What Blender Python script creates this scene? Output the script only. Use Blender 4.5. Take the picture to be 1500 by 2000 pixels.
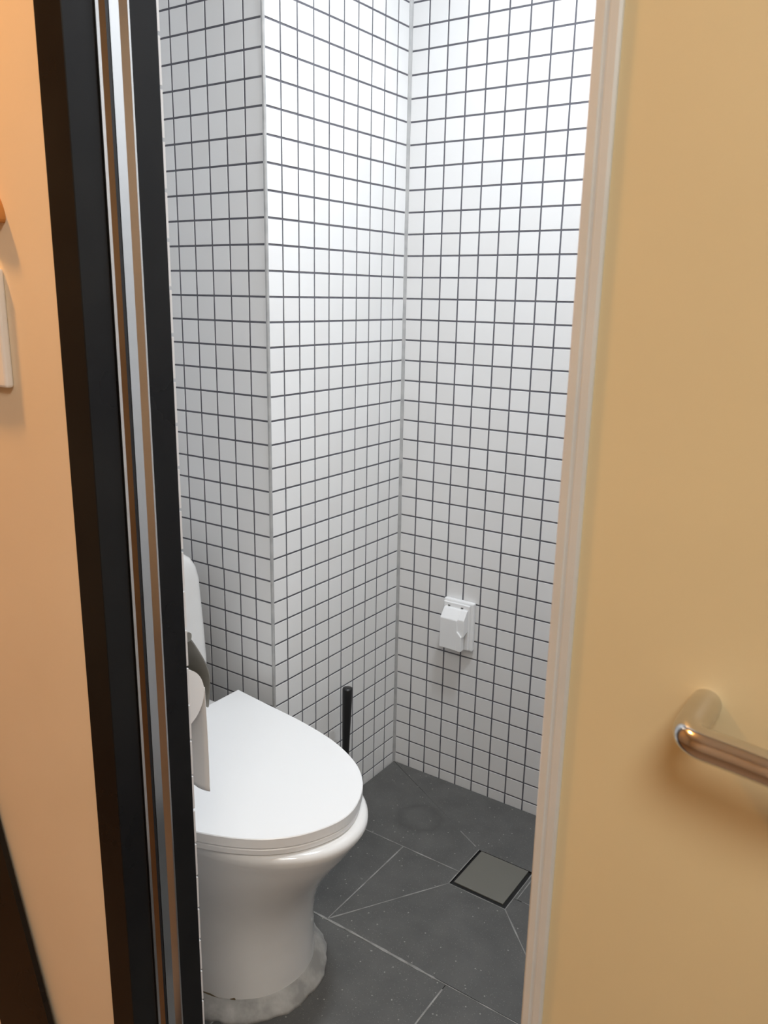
import bpy, bmesh, math, random
from mathutils import Vector, Matrix
random.seed(7)
for o in list(bpy.data.objects): bpy.data.objects.remove(o, do_unlink=True)
S = bpy.context.scene
COL = S.collection

# ------------------------------------------------------------------ camera
ZF = 0.028                      # height of the lowest full tile joint above the floor
CAM = Vector((1.15731, -1.77207, 1.25753 + ZF))
RGT = Vector((0.8237834, 0.5666197, 0.0179742))
DWN = Vector((0.1576159, -0.1984646, -0.9673516))
FWD = Vector((-0.5445532, 0.7997212, -0.2528001))
cd = bpy.data.cameras.new('camera'); cam = bpy.data.objects.new('camera', cd); COL.objects.link(cam)
m = Matrix.Identity(4)
for i in range(3):
    m[i][0] = RGT[i]; m[i][1] = -DWN[i]; m[i][2] = -FWD[i]; m[i][3] = CAM[i]
cam.matrix_world = m
cd.sensor_fit = 'HORIZONTAL'; cd.sensor_width = 36.0; cd.lens = 36.0*1620.98/1500.0
cd.clip_start = 0.02
cd.dof.use_dof = True; cd.dof.focus_distance = 1.45; cd.dof.aperture_fstop = 18.0
S.camera = cam

# ------------------------------------------------------------------ world, exposure, main lamps
w = bpy.data.worlds.new('world'); S.world = w; w.use_nodes = True
w.node_tree.nodes['Background'].inputs[0].default_value = (0.9, 0.85, 0.8, 1)
w.node_tree.nodes['Background'].inputs[1].default_value = 0.02
S.view_settings.view_transform = 'Standard'; S.view_settings.look = 'None'
S.view_settings.gamma = 1.0; S.view_settings.exposure = 0.0
S.view_settings.use_curve_mapping = False
BATH_LAMP = dict(loc=(0.68, -0.56, 2.315), power=16.0, color=(0.90, 0.95, 1.0), size=0.20)
HALL_LAMP = dict(loc=(-0.12, -1.50, 2.43), power=26.0, color=(1.0, 0.47, 0.13), size=0.12)
HALL_LAMP2 = dict(loc=(1.65, -2.45, 2.43), power=13.0, color=(1.0, 0.93, 0.82), size=0.8)
def disc_light(name, d, spread=180):
    l = bpy.data.lights.new(name, 'AREA'); l.shape = 'DISK'; l.size = d['size']; l.energy = d['power']; l.color = d['color']
    l.spread = math.radians(spread)
    o = bpy.data.objects.new(name, l); COL.objects.link(o); o.location = d['loc']
    return o
disc_light('bathroom_lamp_light', BATH_LAMP)
disc_light('hall_lamp_light', HALL_LAMP)
disc_light('hall_lamp_light_far', HALL_LAMP2)

# ------------------------------------------------------------------ materials
def mat(name, col, rough=0.5, metal=0.0, spec=0.5, coat=0.0):
    M = bpy.data.materials.new(name); M.use_nodes = True
    b = M.node_tree.nodes['Principled BSDF']
    b.inputs['Base Color'].default_value = (*col, 1); b.inputs['Roughness'].default_value = rough
    b.inputs['Metallic'].default_value = metal; b.inputs['Specular IOR Level'].default_value = spec
    b.inputs['Coat Weight'].default_value = coat
    return M
def noise_col(M, c1, c2, scale=20.0, detail=4.0, lo=0.35, hi=0.65, bump=0.0, bscale=None, rough=None):
    nt = M.node_tree; N = nt.nodes; L = nt.links; b = N['Principled BSDF']
    tc = N.new('ShaderNodeTexCoord'); n = N.new('ShaderNodeTexNoise'); r = N.new('ShaderNodeValToRGB')
    n.inputs['Scale'].default_value = scale; n.inputs['Detail'].default_value = detail
    r.color_ramp.elements[0].position = lo; r.color_ramp.elements[1].position = hi
    r.color_ramp.elements[0].color = (*c1, 1); r.color_ramp.elements[1].color = (*c2, 1)
    L.new(tc.outputs['Object'], n.inputs['Vector']); L.new(n.outputs['Fac'], r.inputs['Fac']); L.new(r.outputs['Color'], b.inputs['Base Color'])
    if rough:
        mr = N.new('ShaderNodeMapRange'); mr.inputs['To Min'].default_value = rough[0]; mr.inputs['To Max'].default_value = rough[1]
        L.new(n.outputs['Fac'], mr.inputs['Value']); L.new(mr.outputs['Result'], b.inputs['Roughness'])
    if bump:
        n2 = N.new('ShaderNodeTexNoise'); n2.inputs['Scale'].default_value = bscale or scale*4
        bp = N.new('ShaderNodeBump'); bp.inputs['Strength'].default_value = bump; bp.inputs['Distance'].default_value = 0.002
        L.new(tc.outputs['Object'], n2.inputs['Vector']); L.new(n2.outputs['Fac'], bp.inputs['Height']); L.new(bp.outputs['Normal'], b.inputs['Normal'])
    return M
def tile_mat():
    M = mat('white_mosaic_glaze', (0.80, 0.81, 0.81), 0.28)
    nt = M.node_tree; N = nt.nodes; L = nt.links; b = N['Principled BSDF']
    oi = N.new('ShaderNodeObjectInfo'); r = N.new('ShaderNodeValToRGB')
    r.color_ramp.elements[0].color = (0.765, 0.765, 0.765, 1); r.color_ramp.elements[1].color = (0.81, 0.815, 0.82, 1)
    L.new(oi.outputs['Random'], r.inputs['Fac']); L.new(r.outputs['Color'], b.inputs['Base Color'])
    tc = N.new('ShaderNodeTexCoord'); n = N.new('ShaderNodeTexNoise'); n.inputs['Scale'].default_value = 30
    bp = N.new('ShaderNodeBump'); bp.inputs['Strength'].default_value = 0.05; bp.inputs['Distance'].default_value = 0.003
    L.new(tc.outputs['Object'], n.inputs['Vector']); L.new(n.outputs['Fac'], bp.inputs['Height']); L.new(bp.outputs['Normal'], b.inputs['Normal'])
    return M
def floor_mat():
    # grey terrazzo-like stoneware: mottled base, pale and dark flecks, a faint ring stain
    M = mat('grey_stone_tile', (0.1, 0.1, 0.1), 0.55)
    nt = M.node_tree; N = nt.nodes; L = nt.links; b = N['Principled BSDF']
    g = N.new('ShaderNodeNewGeometry')
    n = N.new('ShaderNodeTexNoise'); n.inputs['Scale'].default_value = 14; n.inputs['Detail'].default_value = 6
    r = N.new('ShaderNodeValToRGB'); r.color_ramp.elements[0].position = 0.3; r.color_ramp.elements[1].position = 0.7
    r.color_ramp.elements[0].color = (0.082, 0.082, 0.080, 1); r.color_ramp.elements[1].color = (0.112, 0.111, 0.107, 1)
    L.new(g.outputs['Position'], n.inputs['Vector']); L.new(n.outputs['Fac'], r.inputs['Fac'])
    last = r.outputs['Color']
    for sc, th, colr in ((300, 0.115, (0.05, 0.05, 0.05, 1)), (210, 0.10, (0.24, 0.24, 0.22, 1)), (55, 0.055, (0.42, 0.42, 0.38, 1))):
        v = N.new('ShaderNodeTexVoronoi'); v.inputs['Scale'].default_value = sc
        c = N.new('ShaderNodeMath'); c.operation = 'LESS_THAN'; c.inputs[1].default_value = th*1.6
        L.new(g.outputs['Position'], v.inputs['Vector']); L.new(v.outputs['Distance'], c.inputs[0])
        mx = N.new('ShaderNodeMix'); mx.data_type = 'RGBA'
        mu = N.new('ShaderNodeMath'); mu.operation = 'MULTIPLY'; mu.inputs[1].default_value = 0.55
        L.new(c.outputs[0], mu.inputs[0]); L.new(mu.outputs[0], mx.inputs[0]); L.new(last, mx.inputs[6]); mx.inputs[7].default_value = colr
        last = mx.outputs[2]
    # ring stain where something round once stood, in the corner
    sub = N.new('ShaderNodeVectorMath'); sub.operation = 'DISTANCE'; sub.inputs[1].default_value = (0.205, -0.185, 0.0)
    L.new(g.outputs['Position'], sub.inputs[0])
    n3 = N.new('ShaderNodeTexNoise'); n3.inputs['Scale'].default_value = 25
    L.new(g.outputs['Position'], n3.inputs['Vector'])
    ad = N.new('ShaderNodeMath'); ad.operation = 'MULTIPLY_ADD'; ad.inputs[1].default_value = 0.03
    L.new(n3.outputs['Fac'], ad.inputs[0]); L.new(sub.outputs['Value'], ad.inputs[2])
    rr = N.new('ShaderNodeValToRGB'); el = rr.color_ramp.elements
    el[0].position = 0.045; el[0].color = (0, 0, 0, 1); el[1].position = 0.066; el[1].color = (1, 1, 1, 1)
    e = el.new(0.085); e.color = (0, 0, 0, 1)
    L.new(ad.outputs[0], rr.inputs['Fac'])
    mm = N.new('ShaderNodeMath'); mm.operation = 'MULTIPLY'; mm.inputs[1].default_value = 0.6; L.new(rr.outputs['Color'], mm.inputs[0])
    mx = N.new('ShaderNodeMix'); mx.data_type = 'RGBA'; L.new(mm.outputs[0], mx.inputs[0]); L.new(last, mx.inputs[6]); mx.inputs[7].default_value = (0.06, 0.06, 0.058, 1)
    L.new(mx.outputs[2], b.inputs['Base Color'])
    return M

M_tile = tile_mat()
M_grout = noise_col(mat('dark_grey_grout', (0.10, 0.10, 0.108), 0.8), (0.105, 0.105, 0.125), (0.14, 0.14, 0.16), 40)
M_seal = noise_col(mat('grey_silicone', (0.4, 0.4, 0.4), 0.35), (0.34, 0.345, 0.35), (0.44, 0.44, 0.44), 30)
M_floor = floor_mat()
M_fbase = mat('dark_floor_bedding', (0.09, 0.09, 0.088), 0.8)
M_fgrout = noise_col(mat('pale_floor_grout', (0.3, 0.3, 0.28), 0.8), (0.20, 0.20, 0.19), (0.34, 0.335, 0.32), 30)
M_white = mat('white_paint', (0.8, 0.8, 0.79), 0.6)
M_ceramic = noise_col(mat('white_ceramic', (0.80, 0.80, 0.80), 0.12, coat=0.3), (0.76, 0.755, 0.745), (0.80, 0.80, 0.795), 6)
M_seat = mat('white_seat_plastic', (0.84, 0.845, 0.85), 0.32)
M_plastic = mat('white_plastic', (0.84, 0.85, 0.86), 0.3)
M_cement = noise_col(mat('white_cement', (0.5, 0.5, 0.48), 0.9), (0.30, 0.30, 0.29), (0.52, 0.515, 0.50), 22, bump=0.7, bscale=60)
M_black = noise_col(mat('black_lacquer', (0.01, 0.01, 0.011), 0.28, spec=0.2), (0.007, 0.007, 0.008), (0.012, 0.012, 0.012), 8, rough=(0.22, 0.36))
M_blackp = mat('black_plastic', (0.010, 0.010, 0.011), 0.35)
M_void = mat('black_drain_well', (0.004, 0.004, 0.004), 0.7)
M_chrome = noise_col(mat('polished_steel', (0.72, 0.72, 0.72), 0.10, 1.0), (0.62, 0.62, 0.62), (0.68, 0.68, 0.68), 6, rough=(0.10, 0.18))
M_steel = noise_col(mat('brushed_steel', (0.55, 0.53, 0.48), 0.38, 1.0), (0.50, 0.48, 0.43), (0.58, 0.56, 0.51), 10, rough=(0.3, 0.45))
M_drain = mat('satin_drain_plate', (0.22, 0.215, 0.19), 0.42, 0.5)
M_alu = noise_col(mat('pale_aluminium', (0.8, 0.8, 0.8), 0.35, 0.25), (0.66, 0.73, 0.78), (0.70, 0.77, 0.82), 12)
M_door = noise_col(mat('yellow_door_laminate', (0.60, 0.46, 0.22), 0.45), (0.64, 0.562, 0.36), (0.665, 0.585, 0.375), 5)
M_plaster = noise_col(mat('cream_plaster', (0.78, 0.70, 0.58), 0.75), (0.78, 0.66, 0.50), (0.82, 0.70, 0.54), 4, bump=0.06, bscale=120)
M_hwall = noise_col(mat('tan_hall_paint', (0.42, 0.35, 0.27), 0.75), (0.38, 0.31, 0.235), (0.42, 0.345, 0.265), 4)
M_brownrefl = noise_col(mat('steel_brown_reflection', (0.30, 0.22, 0.15), 0.2, 1.0), (0.27, 0.20, 0.135), (0.33, 0.245, 0.165), 8)  # channel steel tinted brown: reflection of the dim hall put into the colour
M_paper = mat('toilet_paper', (0.86, 0.84, 0.82), 0.95, spec=0.1)
M_wood = noise_col(mat('orange_wood', (0.55, 0.25, 0.06), 0.45), (0.50, 0.21, 0.05), (0.62, 0.29, 0.08), 14)
M_hfloor = noise_col(mat('brown_floor', (0.16, 0.10, 0.06), 0.5), (0.13, 0.085, 0.05), (0.19, 0.12, 0.075), 6)
M_chip = mat('brown_sealant_stain', (0.16, 0.12, 0.07), 0.9)
def emis(name, col, st):
    M = bpy.data.materials.new(name); M.use_nodes = True; nt = M.node_tree
    b = nt.nodes['Principled BSDF']; b.inputs['Emission Color'].default_value = (*col, 1); b.inputs['Emission Strength'].default_value = st
    b.inputs['Base Color'].default_value = (0.8, 0.8, 0.8, 1)
    return M

# ------------------------------------------------------------------ helpers
def obj(name, bm, M, parent=None, smooth=False, loc=None):
    me = bpy.data.meshes.new(name)
    if isinstance(bm, bpy.types.Mesh): me = bm
    else:
        bmesh.ops.recalc_face_normals(bm, faces=bm.faces[:]); bm.to_mesh(me); bm.free()
    if M and not me.materials: me.materials.append(M)
    if smooth:
        for p in me.polygons: p.use_smooth = True
    o = bpy.data.objects.new(name, me); COL.objects.link(o)
    if parent: o.parent = parent
    if loc: o.location = loc
    return o
def tag(o, label, cat, group=None):
    o['label'] = label; o['category'] = cat
    if group: o['group'] = group
    return o
def struct(o): o['kind'] = 'structure'; return o
def empty(name, loc=(0, 0, 0)):
    o = bpy.data.objects.new(name, None); COL.objects.link(o); o.location = loc; o.empty_display_size = 0.05
    return o
def part(name, bm, M, root, smooth=False):
    # geometry given in world coordinates; re-expressed relative to the root's location
    bmesh.ops.translate(bm, verts=bm.verts[:], vec=-world_loc(root))
    return obj(name, bm, M, root, smooth)
def world_loc(o):
    v = Vector(o.location)
    while o.parent: o = o.parent; v += Vector(o.location)
    return v
def box(bm, x0, x1, y0, y1, z0, z1):
    vs = [bm.verts.new((x, y, z)) for x in (x0, x1) for y in (y0, y1) for z in (z0, z1)]
    for f in ((0, 1, 3, 2), (4, 6, 7, 5), (0, 4, 5, 1), (2, 3, 7, 6), (0, 2, 6, 4), (1, 5, 7, 3)): bm.faces.new([vs[i] for i in f])
    return bm
def B(*a): return box(bmesh.new(), *a)
def bevel(bm, w, seg=2):
    bmesh.ops.bevel(bm, geom=bm.edges[:], offset=w, segments=seg, affect='EDGES', profile=0.5, clamp_overlap=True); return bm
def prism(bm, pts, axis, a, b):
    # pts: 2d polygon; axis: extruded axis (0,1,2)
    def mk(p, t):
        if axis == 0: return (t, p[0], p[1])
        if axis == 1: return (p[0], t, p[1])
        return (p[0], p[1], t)
    v0 = [bm.verts.new(mk(p, a)) for p in pts]; v1 = [bm.verts.new(mk(p, b)) for p in pts]; n = len(pts)
    for i in range(n): bm.faces.new((v0[i], v0[(i+1) % n], v1[(i+1) % n], v1[i]))
    bm.faces.new(v0); bm.faces.new(v1[::-1]); return bm
def loft(bm, rings, cap0=True, cap1=True, close=True):
    R_ = [[bm.verts.new(p) for p in r] for r in rings]; n = len(rings[0])
    for a, b in zip(R_, R_[1:]):
        for i in range(n if close else n-1): bm.faces.new((a[i], a[(i+1) % n], b[(i+1) % n], b[i]))
    if cap0: bm.faces.new(R_[0][::-1])
    if cap1: bm.faces.new(R_[-1])
    return bm
def tube(bm, path, rad, n=20, cap=True):
    rings = []; P = [Vector(p) for p in path]; up = Vector((0, 0, 1)); prevx = None
    for i, p in enumerate(P):
        t = (P[min(i+1, len(P)-1)]-P[max(i-1, 0)]).normalized()
        x = prevx - t*prevx.dot(t) if prevx else (up.cross(t) if abs(t.z) < 0.9 else Vector((1, 0, 0)).cross(t))
        x.normalize(); prevx = x; y = t.cross(x)
        r = rad[i] if isinstance(rad, (list, tuple)) else rad
        rings.append([p + x*r*math.cos(2*math.pi*k/n) + y*r*math.sin(2*math.pi*k/n) for k in range(n)])
    return loft(bm, rings, cap, cap)
def lathe(bm, prof, c, n=32):
    rings = [[(c[0]+r*math.cos(2*math.pi*k/n), c[1]+r*math.sin(2*math.pi*k/n), c[2]+z) for k in range(n)] for r, z in prof]
    return loft(bm, rings)
def chaikin(pts, it=2, closed=False):
    for _ in range(it):
        q = [] if closed else [pts[0]]
        n = len(pts)
        for i in range(n if closed else n-1):
            a, b = pts[i], pts[(i+1) % n]
            q.append(tuple(a[k]*.75+b[k]*.25 for k in range(len(a)))); q.append(tuple(a[k]*.25+b[k]*.75 for k in range(len(a))))
        if not closed: q.append(pts[-1])
        pts = q
    return pts

# ------------------------------------------------------------------ tiled walls
P = 0.05; G = 0.0040; T = 0.0009; ZTOP = 2.30
NROW = int((ZTOP-ZF)/P)
def tile_mesh(wd, ht, th=T):
    # local: x across, z up, front towards -y, back at y=0; small chamfer round the face
    bm = bmesh.new(); c = 0.0005
    a, b = wd/2, ht/2
    r0 = [(-a, 0, -b), (a, 0, -b), (a, 0, b), (-a, 0, b)]
    r1 = [(x, -th+c*0.8, z) for x, _, z in r0]
    r2 = [(math.copysign(a-c, x), -th, math.copysign(b-c, z)) for x, _, z in r0]
    loft(bm, [r0, r1, r2], cap0=False)
    me = bpy.data.meshes.new('tile'); bmesh.ops.recalc_face_normals(bm, faces=bm.faces[:])
    bm.to_mesh(me); bm.free(); me.materials.append(M_tile); return me
TM = {}
def get_tm(wd, ht, th=T):
    k = (round(wd, 4), round(ht, 4), th)
    if k not in TM: TM[k] = tile_mesh(wd, ht, th)
    return TM[k]
def tiled(wall, org, rot, cells, limit=300, th=T):
    """cells: (s, z, width, height, visible) centres along the wall direction; org: wall start; rot: z-rotation of the tile plane"""
    Rm = Matrix.Rotation(rot, 3, 'Z'); out = Vector((0, -1, 0)); out.rotate(Rm)
    Rv = wall['_rows'] if '_rows' in wall else None
    scored = []
    for c in cells:
        p = Vector(org) + Rm @ Vector((c[0], 0, 0)); p.z = c[1]
        d = CAM - p
        scored.append(((out.dot(d))/d.length**3*c[2]*c[3] if c[4] else -1, c, p))
    scored.sort(key=lambda t: -t[0])
    inv = Matrix.Translation(-world_loc(wall))
    rest = bmesh.new()
    k = 0
    for sc, c, p in scored:
        if sc > 0 and k < limit:
            o = bpy.data.objects.new('tile', get_tm(c[2], c[3], th)); COL.objects.link(o); o.parent = wall
            o.location = p - world_loc(wall)
            o.rotation_euler = (random.gauss(0, 0.0022), random.gauss(0, 0.0025), rot + random.gauss(0, 0.003))
            k += 1
        else:
            me = get_tm(c[2], c[3], th); n0 = len(rest.verts)
            mt = inv @ Matrix.Translation(p) @ Matrix.Rotation(rot, 4, 'Z')
            vs = [rest.verts.new(mt @ v.co) for v in me.vertices]
            for f in me.polygons: rest.faces.new([vs[i] for i in f.vertices])
    if len(rest.verts):
        me = bpy.data.meshes.new('tile_field'); rest.to_mesh(me); rest.free(); me.materials.append(M_tile)
        o = bpy.data.objects.new('tile_field', me); COL.objects.link(o); o.parent = wall; o['kind'] = 'stuff'
def grid(s0, ncol, vis, shift=None, first=None, jit=0.0):
    """ncol whole tiles from s0 upward in s; vis(i, j) tells if the photograph shows the tile"""
    cells = []
    for j in range(-1, NROW):
        z0 = ZF + P*j + G/2; z1 = ZF + P*(j+1) - G/2
        if j == -1: z0 = -0.004
        for i in range(ncol):
            a = s0 + P*i + G/2; b = s0 + P*(i+1) - G/2
            if shift: a += shift(i, j); b += shift(i+1, j)
            cells.append(((a+b)/2, (z0+z1)/2, b-a, z1-z0, vis(i, j)))
    return cells

XL, XR, YF = -0.33, 1.25, -1.129      # left wall, right wall, inside face of the door wall
YA = -0.498
def wall(name, *b):
    o = struct(obj(name, B(*b), M_grout)); return o
# wall_back: C, faces -y at y=0
wb = wall('wall_back', -0.10, XR+0.1, T, 0.10, -0.05, ZTOP)
tiled(wb, (0, T, 0), 0.0, grid(0.0, 25, lambda i, j: i < 10 and j < 40))
# wall_pillar: B, faces +x at x=0, from y=YA to y=0 ; tile plane rotated +90deg (front -y -> +x)
wp = wall('wall_pillar', -0.10, -T, -0.40, T, -0.05, ZTOP)
tiled(wp, (-T, -0.5, 0), math.pi/2, grid(0.0, 10, lambda i, j: j < 40))
# wall_niche: A, faces -y at y=YA, x from XL to 0
wn = wall('wall_niche', XL-0.1, -T-0.0005, YA+T, -0.40, -0.05, ZTOP)
def ash(i, j): return 0.0028 if (j < 13 and i < 6) else 0.0
tiled(wn, (-0.35, YA+T, 0), 0.0, [c for c in grid(0.0, 7, lambda i, j: j < 40, ash) if c[0] > 0.025])
# wall_left: behind the cistern, faces +x at x=XL
wl = wall('wall_left', XL-0.1, XL-T, YF-0.006, YA+T, -0.05, ZTOP)
tiled(wl, (XL-T, -1.14, 0), math.pi/2, grid(0.0, 13, lambda i, j: False))
# wall_right: faces -x at x=XR
wr = wall('wall_right', XR+T, XR+0.1, YF-0.006, T, -0.05, ZTOP)
tiled(wr, (XR+T, 0.0, 0), -math.pi/2, grid(0.0, 22, lambda i, j: False))
# wall_front: the door wall, tiled on its bathroom side (faces +y)
XJ = 0.435
wf = wall('wall_front', XL-0.1, XJ-0.004, -1.20, YF-0.006, -0.05, ZTOP)
tiled(wf, (XJ, YF-0.006, 0), math.pi, [(c[0], c[1]+0.0107, c[2], c[3], c[4]) for c in grid(0.0, 15, lambda i, j: i == 0)], th=0.006)
wf2 = wall('wall_front_far', 1.35, XR+0.8, -1.158, YF-0.006, -0.05, ZTOP)
struct(obj('wall_front_top', B(XJ-0.004, 1.35, -1.20, YF-0.006, 2.12, ZTOP), M_white))
struct(obj('ceiling', B(XL-0.1, XR+0.1, -1.20, 0.1, ZTOP, ZTOP+0.08), M_white))

# silicone bead in the inner corner, edge bead on the pillar's outer corner
def bead(name, pts, z0, z1):
    # wavy bead: polygon extruded in steps with slight wobble
    rings = []; n = 46
    for k in range(n+1):
        z = z0+(z1-z0)*k/n; wob = random.uniform(-0.0004, 0.0004)
        rings.append([(x+wob*(1 if x > 0 else .5), y-wob, z) for x, y in pts])
    bm = bmesh.new(); loft(bm, rings)
    return struct(obj(name, bm, M_seal, smooth=False))
bead('trim_1', [(-T, T), (0.0062, T), (0.0052, -0.0016), (0.0030, -0.0042), (0.0012, -0.0062), (-T, -0.0068)], 0.0, ZTOP)
bead('trim_2', [(-0.0042, YA+T), (-0.0042, YA-0.0016), (-0.0006, YA-0.0012), (0.0014, YA+0.0006), (0.0016, YA+0.0032), (-T, YA+0.0036)], 0.0, ZTOP)

# ------------------------------------------------------------------ floor
fl = struct(obj('floor', B(XL-0.1, XR+0.1, -1.135, 0.1, -0.06, -0.0035), M_fbase))
DX0, DX1, DY0, DY1 = 0.387, 0.5285, -0.3535, -0.2075     # hole for the drain
def inset(poly, d):
    n = len(poly); out = []
    ar = sum(poly[i][0]*poly[(i+1) % n][1]-poly[(i+1) % n][0]*poly[i][1] for i in range(n))
    s = 1 if ar > 0 else -1
    for i in range(n):
        a, b, c = Vector(poly[i-1]), Vector(poly[i]), Vector(poly[(i+1) % n])
        e1 = (b-a).normalized(); e2 = (c-b).normalized()
        n1 = Vector((-e1.y, e1.x))*s; n2 = Vector((-e2.y, e2.x))*s
        den = 1+n1.dot(n2); out.append(tuple(b+(n1+n2)*(d/max(den, 0.25))))
    return out
FT = [
 [(0.003, -0.004), (DX0, DY1), (DX0, -0.305), (0.003, -0.305)],
 [(0.003, -0.002), (0.536, -0.002), (0.536, -0.311), (DX1, -0.311), (DX1, DY1), (DX0, DY1)],
 [(0.536, -0.002), (0.83, -0.002), (0.83, -0.311), (0.536, -0.311)],
 [(0.83, -0.002), (1.247, -0.002), (1.247, -0.311), (0.83, -0.311)],
 [(0.003, -0.305), (0.233, -0.305), (0.233, -0.60), (-0.067, -0.60), (-0.067, -0.501), (0.003, -0.501)],
 [(-0.328, -0.501), (-0.067, -0.501), (-0.067, -0.60), (-0.328, -0.60)],
 [(0.233, -0.305), (DX0, -0.305), (DX0, DY0), (0.233, -0.60)],
 [(0.233, -0.60), (DX0, DY0), (DX1, DY0), (0.782, -0.605)],
 [(DX1, -0.311), (0.83, -0.311), (0.83, -0.605), (0.782, -0.605), (DX1, DY0)],
 [(0.83, -0.311), (1.247, -0.311), (1.247, -0.605), (0.83, -0.605)]]
xs = [-0.328, -0.076, 0.224, 0.527, 0.83, 1.13, 1.247]
for y0, y1 in ((-0.603, -0.905), (-0.905, -1.133)):
    xs[2] = 0.19 if y0 > -0.7 else 0.224
    for a, b in zip(xs, xs[1:]): FT.append([(a, y0), (b, y0), (b, y1), (a, y1)])
for pi_, poly in enumerate(FT):
    bm = bmesh.new(); q = inset(poly, 0.0010 if pi_ > 1 else -0.0002)
    prism(bm, q, 2, -0.006, random.uniform(-0.0004, 0.0002) if pi_ > 1 else 0.0)
    obj('floor_tile', bm, M_floor, fl)
def joint(a, b, wd=0.0028, wob=0.0006, M=None):
    M = M or M_fgrout
    a, b = Vector(a), Vector(b); d = (b-a); L = d.length; d.normalize(); n = Vector((-d.y, d.x)); k = max(3, int(L/0.02))
    lo, hi = [], []
    for i in range(k+1):
        p = a+d*L*i/k; w1 = wd/2+random.uniform(-wob, wob)
        lo.append(p-n*w1); hi.append(p+n*max(w1, 0.0006))
    bm = bmesh.new(); prism(bm, [tuple(p) for p in lo]+[tuple(p) for p in hi[::-1]], 2, -0.004, 0.0005)
    obj('grout_line', bm, M, fl)
joint((0.10, -0.305), (DX0, -0.305), 0.0022); joint((0.03, -0.3045), (0.10, -0.305), 0.0012, 0.0003)
joint((0.233, -0.305), (0.233, -0.60), 0.0026); joint((0.233, -0.60), (DX0, DY0), 0.0026)
joint((0.16, -0.6015), (0.30, -0.601), 0.0045, 0.001); joint((0.30, -0.601), (0.50, -0.604), 0.0050, 0.001); joint((0.50, -0.604), (0.80, -0.606), 0.0022)
joint((DX1, DY0), (0.782, -0.605), 0.0028); joint((0.315, -0.1715), (0.375, -0.2025), 0.0024); joint((0.536, -0.225), (0.536, -0.311), 0.0022)
joint((0.548, -0.311), (0.83, -0.311), 0.0016); joint((0.527, -0.618), (0.527, -0.905), 0.003); joint((0.19, -0.62), (0.19, -0.905), 0.003); joint((0.224, -0.905), (0.224, -1.13), 0.003)
joint((0.0, -0.905), (0.527, -0.905), 0.003); joint((0.527, -0.905), (1.24, -0.905), 0.0025)
# pale sealing line round the drain frame
for a, b in (((DX0, DY0), (DX1, DY0)), ((DX0, DY0), (DX0, DY1)), ((DX1, DY0), (DX1, DY1))): joint(a, b, 0.002, 0.0003)

# drain with a loose square plate
dr = tag(empty('floor_drain', (0.4578, -0.2805, 0.0)), 'square floor drain with satin steel plate in a black gap', 'drain')
bm = bmesh.new(); box(bm, DX0+.002, DX1-.002, DY0+.002, DY1-.002, -0.0035, -0.0030); part('drain_well', bm, M_void, dr)
bm = bmesh.new()
for a in ((DX0+.001, DX0+.002, DY0+.001, DY1-.001), (DX1-.002, DX1-.001, DY0+.001, DY1-.001), (DX0+.002, DX1-.002, DY0+.001, DY0+.002), (DX0+.002, DX1-.002, DY1-.002, DY1-.001)):
    box(bm, a[0], a[1], a[2], a[3], -0.003, 0.0004)
part('drain_frame', bm, M_blackp, dr)
bm = B(0.3945, 0.5175, -0.3415, -0.2100, -0.0032, 0.0006); bevel(bm, 0.0005, 1); part('drain_plate', bm, M_drain, dr)

# ------------------------------------------------------------------ doorway, hall
YO = -1.2475
jf = struct(obj('trim_door_frame', bevel(B(0.3955, 0.437, YO, -1.2122, 0, 2.14), 0.0008, 1), M_black))
def jpart(name, *b, M=M_black):
    o = obj(name, bevel(B(*b), 0.0008, 1), M, jf); return o
jpart('jamb_board', 0.405, 0.437, -1.1711, -1.1352, 0, 2.12)
jpart('jamb_back', 0.400, 0.418, -1.2122, -1.1711, 0, 2.12)
jpart('head_board', 0.437, 1.36, YO, -1.2145, 2.12, 2.16)
jpart('head_board', 0.437, 1.36, -1.160, -1.1352, 2.12, 2.16)
jpart('side_board', 1.345, 1.362, YO, -1.2145, 0, 2.12)
jpart('threshold', 0.405, 1.36, YO, -1.1352, -0.05, 0.004)
# steel receiving channel let into the jamb (folded profile, lips and inner faces)
prof = [(-1.2120, 0.4396), (-1.2088, 0.4400), (-1.2080, 0.4200), (-1.1930, 0.4200), (-1.1928, 0.4352),
        (-1.1815, 0.4352), (-1.1738, 0.4388), (-1.1718, 0.4390), (-1.1714, 0.4372), (-1.1712, 0.4185), (-1.2120, 0.4185)]
bm = bmesh.new(); prism(bm, [(x, y) for y, x in prof], 2, 0.004, 2.118)
ch = obj('steel_channel', bm, M_chrome, jf); ch['label'] = 'polished steel channel let into the black door jamb'

jpart('dark_gap_strip', 0.4200, 0.4352, -1.2008, -1.1931, 0.004, 2.118, M=M_blackp)  # black strip added inside the channel, its colour standing in for the dark gap
bm = bmesh.new(); prism(bm, [(0.4201, -1.2079), (0.4366, -1.2079), (0.4398, -1.2012), (0.4201, -1.2009)], 2, 0.004, 2.118)
obj('brown_reflection_strip', bm, M_brownrefl, jf)  # hall-facing face of the steel channel, with its brown reflection painted in
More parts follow.
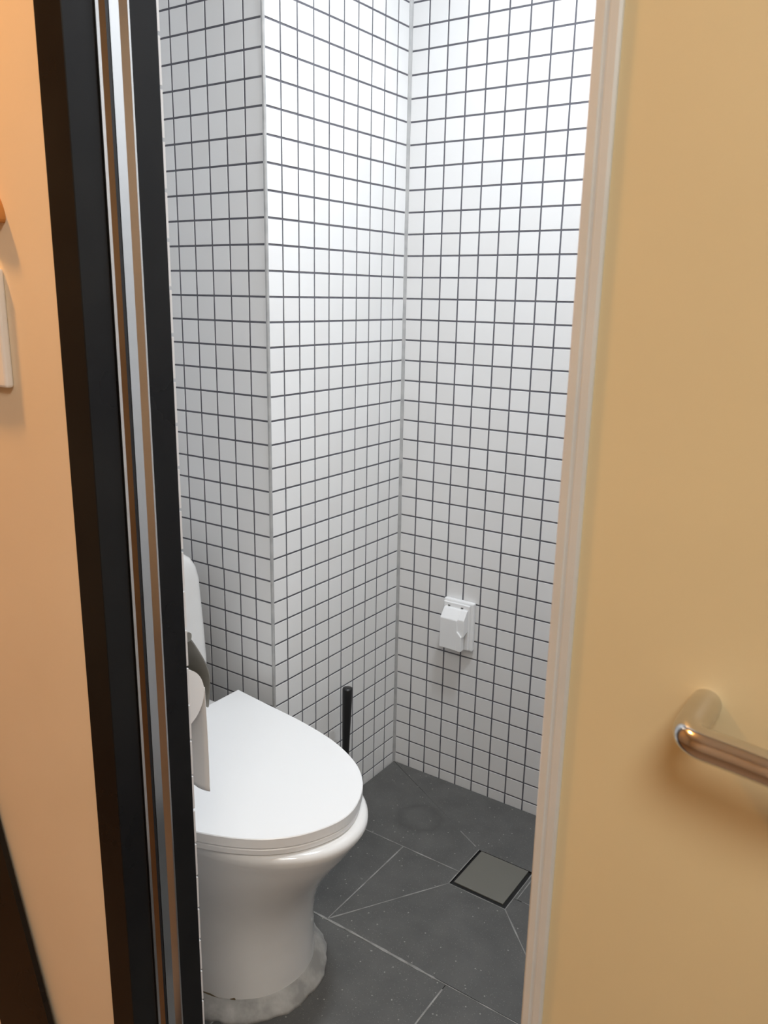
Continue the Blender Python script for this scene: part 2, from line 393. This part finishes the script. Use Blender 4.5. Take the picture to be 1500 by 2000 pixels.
# hall side
hw = struct(obj('wall_hall', B(-1.2, 0.405, -1.2365, -1.2005, -0.05, 2.45), M_plaster))
struct(obj('wall_hall_far', B(1.362, 2.6, -1.2465, -1.2145, -0.05, 2.45), M_plaster))
struct(obj('wall_hall_top', B(0.405, 1.362, -1.2365, -1.2005, 2.16, 2.45), M_plaster))
struct(obj('wall_hall_left', B(-1.3, -1.2, -3.3, -1.20, -0.05, 2.45), M_hwall))
struct(obj('wall_hall_right', B(2.6, 2.7, -3.3, -1.20, -0.05, 2.45), M_hwall))
struct(obj('wall_hall_back', B(-1.3, 2.7, -3.4, -3.3, -0.05, 2.45), M_hwall))
struct(obj('floor_hall', B(-1.3, 2.7, -3.4, YO, -0.06, 0.0), M_hfloor))
struct(obj('ceiling_hall', B(-1.3, 2.7, -3.4, -1.2, 2.45, 2.53), M_white))

# ------------------------------------------------------------------ sliding door with its handle
YD = -1.205
door = struct(obj('door_1', bevel(B(0.9305, 1.86, YD, YD+0.036, 0.012, 2.11), 0.001, 1), M_door))
door['label'] = 'yellow laminate door leaf standing half open'
# edge profile: stepped pale aluminium
pp = [(0.9285, YD+0.037), (0.9285, YD-0.0010), (0.9300, YD-0.0026), (0.9355, YD-0.0030), (0.9365, YD-0.0018), (0.9385, YD-0.0018), (0.9395, YD-0.0030),
      (0.9450, YD-0.0030), (0.9470, YD-0.0016), (0.9474, YD-0.0002), (0.9300, YD-0.0002), (0.9300, YD+0.037)]
bm = bmesh.new(); prism(bm, pp, 2, 0.012, 2.11)
e = obj('edge_profile', bm, M_alu, door); e['label'] = 'pale aluminium edge profile down the door'
ha, hz = 1.0475, 1.0125
half = [(ha, YD+0.001, hz), (ha, YD-0.022, hz), (ha, YD-0.054, hz-0.002), (ha+0.030, YD-0.0555, hz-0.003), (ha+0.062, YD-0.0600, hz-0.004)]
path = chaikin(half+[(2*(ha+0.077)-x, y, z) for x, y, z in half[::-1]], 4)
bm = bmesh.new(); tube(bm, path, 0.0108, 24)
h = obj('door_handle', bm, M_chrome, door, smooth=True); h['label'] = 'bent polished steel pull handle'

# ------------------------------------------------------------------ toilet
YC = -0.777
LID = [(-0.0605, .228), (0.007, .2195), (0.0675, .212), (0.119, .2065), (0.172, .198), (0.233, .1845), (0.266, .1730), (0.2954, .1605), (0.325, .1445), (0.350, .1270),
       (0.375, .1020), (0.3925, .0765), (0.407, .0455), (0.4155, .0150)]
def lid_ring(z, grow=0.0, back=0.0):
    pts = [(x, wv) for x, wv in LID]+[(x, -wv) for x, wv in LID[::-1]]
    pts = chaikin(pts, 2)
    out = []
    n = len(pts)
    for i, (x, y) in enumerate(pts):
        a = pts[max(i-1, 0)]; b = pts[min(i+1, n-1)]
        t = Vector((b[0]-a[0], b[1]-a[1])).normalized(); nn = Vector((-t.y, t.x))
        if i in (0, n-1): nn = Vector((0, 1 if i == 0 else -1))
        else: nn = nn if nn.dot(Vector((x-0.1, y))) > 0 else -nn
        out.append((x+nn.x*grow-(back if i in (0, n-1) else 0), YC+y+nn.y*grow, z))
    return out
to = tag(empty('toilet', (0.1, YC, 0.0)), 'white ceramic toilet with closed lid standing in the tiled niche', 'toilet')
def dring(z, xb, xf, W, x0, p=2.0, n=40, yc=YC, taper=0.0, wb=None):
    """closed outline: straight back at xb, sides of half width W up to x0, superelliptic front to xf"""
    pts = []
    ns = 12
    wb = W if wb is None else wb
    def sm(s): q = max(0.0, (s-0.45)/0.55); return q*q*(3-2*q)
    for i in range(ns): s = i/ns; pts.append((xb+(x0-xb)*s, wb+(W-wb)*sm(s)))
    for i in range(n+1):
        t = math.pi/2*(1-2*i/n)
        c, s_ = math.cos(t), math.sin(t)
        pts.append((x0+(xf-x0)*abs(c)**(2/p), math.copysign(W*abs(s_)**(2/p), s_)))
    for i in range(ns): s = 1-(i+1)/ns; pts.append((xb+(x0-xb)*s, -(wb+(W-wb)*sm(s))))
    return [(x, yc+y, z) for x, y in pts]
secs = [dring(z, -0.30, xf, W_, x0, 2.1, wb=wb) for z, xf, W_, x0, wb in (
    (0.0, 0.304, 0.134, 0.15, .134), (0.03, 0.305, 0.134, 0.15, .134), (0.08, 0.304, 0.132, 0.15, .134), (0.13, 0.304, 0.131, 0.15, .134), (0.18, 0.313, 0.134, 0.15, .136), (0.22, 0.329, 0.139, 0.155, .142), (0.255, 0.349, 0.146, 0.16, .152),
    (0.285, 0.370, 0.153, 0.16, .166), (0.310, 0.388, 0.158, 0.16, .178), (0.332, 0.404, 0.162, 0.16, .188), (0.350, 0.415, 0.166, 0.16, .196), (0.364, 0.425, 0.170, 0.16, .204), (0.375, 0.4305, 0.172, 0.16, .208), (0.383, 0.4295, 0.172, 0.16, .208), (0.388, 0.424, 0.169, 0.16, .206), (0.390, 0.414, 0.162, 0.16, .202))]
bm = bmesh.new(); loft(bm, secs); part('bowl', bm, M_ceramic, to, smooth=True)
# seat and lid
bm = bmesh.new(); loft(bm, [lid_ring(0.3905, -0.006), lid_ring(0.3925, -0.003), lid_ring(0.4015, -0.002), lid_ring(0.4035, -0.004)]); part('seat', bm, M_seat, to)
bm = bmesh.new(); loft(bm, [lid_ring(0.4045, -0.003), lid_ring(0.4058, -0.0008), lid_ring(0.4072, 0.0), lid_ring(0.4235, 0.0), lid_ring(0.4250, -0.0012)]); part('lid', bm, M_seat, to)
for s in (-1, 1):
    bm = bmesh.new(); tube(bm, [(-0.076, YC+s*0.08-0.02, 0.404), (-0.076, YC+s*0.08+0.02, 0.404)], 0.012, 16); part('hinge', bm, M_seat, to, smooth=False)
# cistern: rounded, slightly narrower towards the top
def rrect(z, x0, x1, hw, r, n=8):
    pts = []
    for cx, cy, a0 in ((x1-r, hw-r, 0), (x0+r, hw-r, 90), (x0+r, -hw+r, 180), (x1-r, -hw+r, 270)):
        for k in range(n+1):
            a = math.radians(a0+90*k/n); pts.append((cx+r*math.cos(a), YC+cy+r*math.sin(a), z))
    return pts
ts = [(0.385, -0.325, -0.118, 0.200, .02), (0.50, -0.325, -0.116, 0.201, .024), (0.58, -0.325, -0.117, 0.197, .024), (0.69, -0.325, -0.120, 0.191, .024), (0.715, -0.325, -0.122, 0.185, .024), (0.735, -0.324, -0.126, 0.174, .024), (0.748, -0.320, -0.132, 0.156, .024), (0.754, -0.314, -0.142, 0.134, .024), (0.755, -0.308, -0.155, 0.115, .024)]
bm = bmesh.new(); loft(bm, [rrect(z, a, b, c, r) for z, a, b, c, r in ts]); part('cistern', bm, M_ceramic, to, smooth=True)
bm = bmesh.new(); lathe(bm, [(0.026, 0), (0.026, 0.004), (0.022, 0.006), (0.0005, 0.006)], (-0.225, YC, 0.7495)); part('flush_button', bm, M_chrome, to)
# cement collar round the foot, with a ragged edge
n = len(dring(0, -.3, .3, .128, .15, 2.2))
def collar(z, grow, jit):
    base = dring(z, -0.30, 0.304, 0.134, 0.15, 2.1); out = []; k = len(base)
    for i in range(k):
        a, b = base[i-1], base[(i+1) % k]; t = Vector((b[0]-a[0], b[1]-a[1])).normalized(); nn = Vector((t.y, -t.x))
        c = Vector((base[i][0]-0.0, base[i][1]-YC))
        if nn.dot(c) < 0: nn = -nn
        g = grow+jit*(0.6*math.sin(i*0.9+grow*40)+0.5*math.sin(i*2.3)+random.uniform(-.4, .4))
        out.append((base[i][0]+nn.x*g, base[i][1]+nn.y*g, z+(random.uniform(-0.3, 0.3)*jit if z > 0.004 else 0)))
    return out
bm = bmesh.new(); loft(bm, [collar(-0.001, 0.027, 0.0030), collar(0.006, 0.025, 0.0025), collar(0.013, 0.019, 0.002), collar(0.020, 0.011, 0.0016), collar(0.026, 0.005, 0.0012), collar(0.030, 0.0012, 0.001), collar(0.030, -0.004, 0)], cap1=False)
c = part('cement_collar', bm, M_cement, to, smooth=True); c['label'] = 'rough pale cement smeared round the foot'
# ragged brown sealant line on top of the collar
k0 = collar(0.0305, 0.0006, 0.0); 
for i0, i1 in ((44, 52), (53, 55)):
    bm = bmesh.new(); rings = []
    for i in range(i0, i1):
        x, y, z = k0[i]; zz = z+random.uniform(-0.003, 0.003)
        rings.append([(x+dx, y+dy*0, zz+dz) for dx, dy, dz in ((-.001, 0, -.002), (.0022, 0, -.002), (.0022, 0, .0012), (-.001, 0, .0018))])
    loft(bm, rings); part('sealant_crack', bm, M_chip, to)

# ------------------------------------------------------------------ toilet brush behind the bowl
bx, by = 0.066, -0.322
br = tag(empty('toilet_brush', (bx, by, 0)), 'black toilet brush whose tapered handle shows behind the toilet lid', 'toilet brush')
bm = bmesh.new(); lathe(bm, [(0.040, 0.0), (0.043, 0.003), (0.039, 0.11), (0.036, 0.112), (0.034, 0.108), (0.033, 0.02), (0.001, 0.02)], (bx, by, 0.0)); part('holder', bm, M_blackp, br, smooth=True)
top = Vector((0.060, -0.303, 0.366)); bot = Vector((0.067, -0.322, 0.10))
pts = [bot+(top-bot)*s for s in (0, .2, .4, .6, .8, .95, .985, 1.0)]
bm = bmesh.new(); tube(bm, pts, [.0065, .0072, .0086, .0100, .0114, .0124, .0126, .0118], 24); part('handle', bm, M_blackp, br, smooth=True)
bm = bmesh.new(); lathe(bm, [(0.006, 0.09), (0.026, 0.085), (0.028, 0.03), (0.012, 0.022), (0.001, 0.0215)], (bx, by, 0)); part('bristle_head', bm, M_blackp, br)

# ------------------------------------------------------------------ white splash-proof socket on the back wall
so = tag(empty('socket_box', (0.196, 0.0, 0.40)), 'white splash-proof socket box with hinged hood on the back wall', 'socket')
ZB = 0.403; ZT = 0.5345
bm = B(0.1530, 0.2400, -0.0150, -0.0002, ZB, ZT); bevel(bm, 0.004, 2); part('back_plate', bm, M_plastic, so)
bm = B(0.1560, 0.2320, -0.0210, -0.0150, ZB+0.004, ZT-0.006); bevel(bm, 0.002, 1); part('frame', bm, M_plastic, so)
for hx in (0.170, 0.208):
    bm = bmesh.new(); box(bm, hx, hx+0.006, -0.0225, -0.0208, ZT-0.0165, ZT-0.0145); part('hinge_slot', bm, M_blackp, so)
# hood: sloping top, flat front, with the lower right side stepped back for the cable
hood = [(-0.0205, ZT-0.018), (-0.028, ZT-0.0185), (-0.0470, ZT-0.042), (-0.0470, ZB+0.008), (-0.0205, ZB+0.004)]
bm = bmesh.new(); prism(bm, hood, 0, 0.1620, 0.2120); bevel(bm, 0.0018, 2); hd = part('hood', bm, M_plastic, so)
hood2 = [(-0.0205, ZT-0.018), (-0.028, ZT-0.0185), (-0.0425, ZT-0.040), (-0.0425, ZB+0.046), (-0.0205, ZB+0.056)]
bm = bmesh.new(); prism(bm, hood2, 0, 0.2100, 0.2290); bevel(bm, 0.0015, 2); obj_h = part('hood_side', bm, M_plastic, hd)
bm = bmesh.new(); prism(bm, [(0.209, ZB+0.064), (0.2245, ZB+0.047), (0.2245, ZB+0.0075), (0.209, ZB+0.0075)], 1, -0.0468, -0.030); bevel(bm, 0.0012, 1); part('hood_lip', bm, M_plastic, hd)

# ------------------------------------------------------------------ toilet paper holder and roll on the inside of the door wall
RX0, RX1 = 0.237, 0.340; RYC, RZC, RR = -1.0655, 0.735, 0.0455
hd = tag(empty('paper_holder', (0.28, YF, 0.735)), 'steel toilet paper holder with a sloping cover beside the door jamb', 'paper holder')
bm = B(0.225, 0.345, YF, YF+0.004, 0.69, 0.842); part('wall_plate', bm, M_steel, hd)
cov = chaikin([(YF+0.003, 0.838), (-1.068, 0.836), (-1.042, 0.828), (-1.021, 0.794), (-1.005, 0.762), (-1.0025, 0.740), (-1.008, 0.703)], 2)
th = 0.0016
inner = [(y-th*0.9, z-th*0.9) for y, z in cov]
bm = bmesh.new(); prism(bm, cov+inner[::-1], 0, 0.222, 0.3355); part('cover', bm, M_steel, hd)
bm = bmesh.new(); tube(bm, [(0.220, -1.044, 0.824), (0.3385, -1.044, 0.824)], 0.007, 16); part('hinge_rod', bm, M_steel, hd)
bm = bmesh.new(); tube(bm, [(0.226, RYC, RZC), (0.343, RYC, RZC)], 0.006, 12); part('roll_bar', bm, M_steel, hd)
bm = B(0.226, 0.2285, YF, RYC+0.006, RZC-0.012, RZC+0.006); part('bar_arm', bm, M_steel, hd)
rl = tag(empty('toilet_paper_roll', (0.283, RYC, RZC)), 'white toilet paper roll with a loose sheet hanging down over the lid', 'toilet paper')
rings = []
for x, r in ((RX0, .019), (RX0, RR), (RX1, RR), (RX1, .019), (RX0, .019)):
    rings.append([(x, RYC+r*math.cos(2*math.pi*k/48), RZC+r*math.sin(2*math.pi*k/48)) for k in range(48)])
bm = bmesh.new(); loft(bm, rings, False, False); part('roll', bm, M_paper, rl)
# hanging sheet: wavy strip leaving the front of the roll
sh = []; nz = 22; nx = 10
for thk in (0.0, 0.0009):
    for i in range(nz+1):
        s = i/nz; z = RZC+0.004-(0.158)*s
        for j in range(nx+1):
            t = j/nx; x = RX0+(RX1-RX0)*t
            y = RYC+RR+0.0006+0.002*math.sin(s*3.0)+0.0035*s*math.sin(t*5+1)+0.003*s*s*t
            zz = z-0.004*s*math.sin(t*7.0+2)-0.010*s*t
            sh.append((x+0.0*s*s*t, y+thk, zz))
bm = bmesh.new(); V = [bm.verts.new(p) for p in sh]; row = nx+1; off = (nz+1)*row
for i in range(nz):
    for j in range(nx):
        a = i*row+j; bm.faces.new((V[a], V[a+1], V[a+row+1], V[a+row])); bm.faces.new((V[off+a], V[off+a+row], V[off+a+row+1], V[off+a+1]))
for i in range(nz):
    for j in (0, nx): a = i*row+j; bm.faces.new((V[a], V[a+row], V[off+a+row], V[off+a]))
for j in range(nx):
    for i in (0, nz): a = i*row+j; bm.faces.new((V[a], V[a+1], V[off+a+1], V[off+a]))
part('loose_sheet', bm, M_paper, rl, smooth=True)

# ------------------------------------------------------------------ hall things on the warm wall
sw = tag(empty('light_switch', (0.228, -1.2365, 1.24)), 'pale light switch plate on the warm wall left of the door frame', 'switch')
bm = B(0.165, 0.2905, -1.2465, -1.2365, 1.178, 1.306); bevel(bm, 0.003, 2); part('switch_plate', bm, M_plastic, sw)
bm = B(0.176, 0.2745, -1.2495, -1.2463, 1.189, 1.295); bevel(bm, 0.0015, 1); part('rocker', bm, M_plastic, sw)
# orange wooden leaf-shaped plaque whose tip reaches into view
pts = chaikin([(0.305, 1.352), (0.300, 1.372), (0.285, 1.392), (0.262, 1.420), (0.225, 1.450), (0.190, 1.462), (0.200, 1.425), (0.225, 1.385), (0.262, 1.360), (0.290, 1.352)], 2, True)
bm = bmesh.new(); prism(bm, pts, 1, -1.2480, -1.2365)
tag(obj('wooden_plaque', bm, M_wood), 'orange wooden plaque tip on the warm wall above the switch', 'plaque')
# black board leaning on the wall, bottom left
lb = [(0.339, 0.0005), (0.038, 1.0), (-0.035, 1.0), (0.166, 0.0005)]
rings = []
for yy in (0.0, 0.007):
    rings.append([(x, -1.2445+yy-(1.0-z)*0.010, z) for x, z in lb])
bm = bmesh.new(); loft(bm, rings); 
tag(obj('leaning_board', bm, M_black), 'black board leaning at an angle against the warm wall at bottom left', 'board')

# ------------------------------------------------------------------ lamp housings
def lamp(name, d, label, st):
    x, y, z = d['loc']; r = d['size']/2
    o = tag(empty(name, (x, y, z)), label, 'lamp')
    zc = ZTOP if name == 'ceiling_lamp' else 2.45
    bm = bmesh.new(); n = 40
    rr = [(r+0.004, zc-0.0005), (r+0.018, zc-0.0005), (r+0.018, zc-0.010), (r+0.004, zc-0.014)]
    rings = [[(x+a*math.cos(2*math.pi*k/n), y+a*math.sin(2*math.pi*k/n), b) for k in range(n)] for a, b in rr+rr[:1]]
    loft(bm, rings, False, False); part('lamp_ring', bm, M_white, o)
    bm = bmesh.new(); loft(bm, [[(x+(r+.003)*math.cos(2*math.pi*k/n), y+(r+.003)*math.sin(2*math.pi*k/n), b) for k in range(n)] for b in (zc-0.001, zc-0.006)])
    part('diffuser', bm, emis(name+'_glow', d['color'], st), o)
lamp('ceiling_lamp', BATH_LAMP, 'round white ceiling lamp over the bathroom floor', 12.0)
lamp('hall_lamp', HALL_LAMP, 'round warm ceiling lamp in the hall near the door', 12.0)
lamp('hall_lamp', HALL_LAMP2, 'round warm ceiling lamp farther back in the hall', 12.0)
for o, d, zc in ((bpy.data.objects['bathroom_lamp_light'], BATH_LAMP, ZTOP), (bpy.data.objects['hall_lamp_light'], HALL_LAMP, 2.45), (bpy.data.objects['hall_lamp_light_far'], HALL_LAMP2, 2.45)):
    o.location.z = zc-0.0165
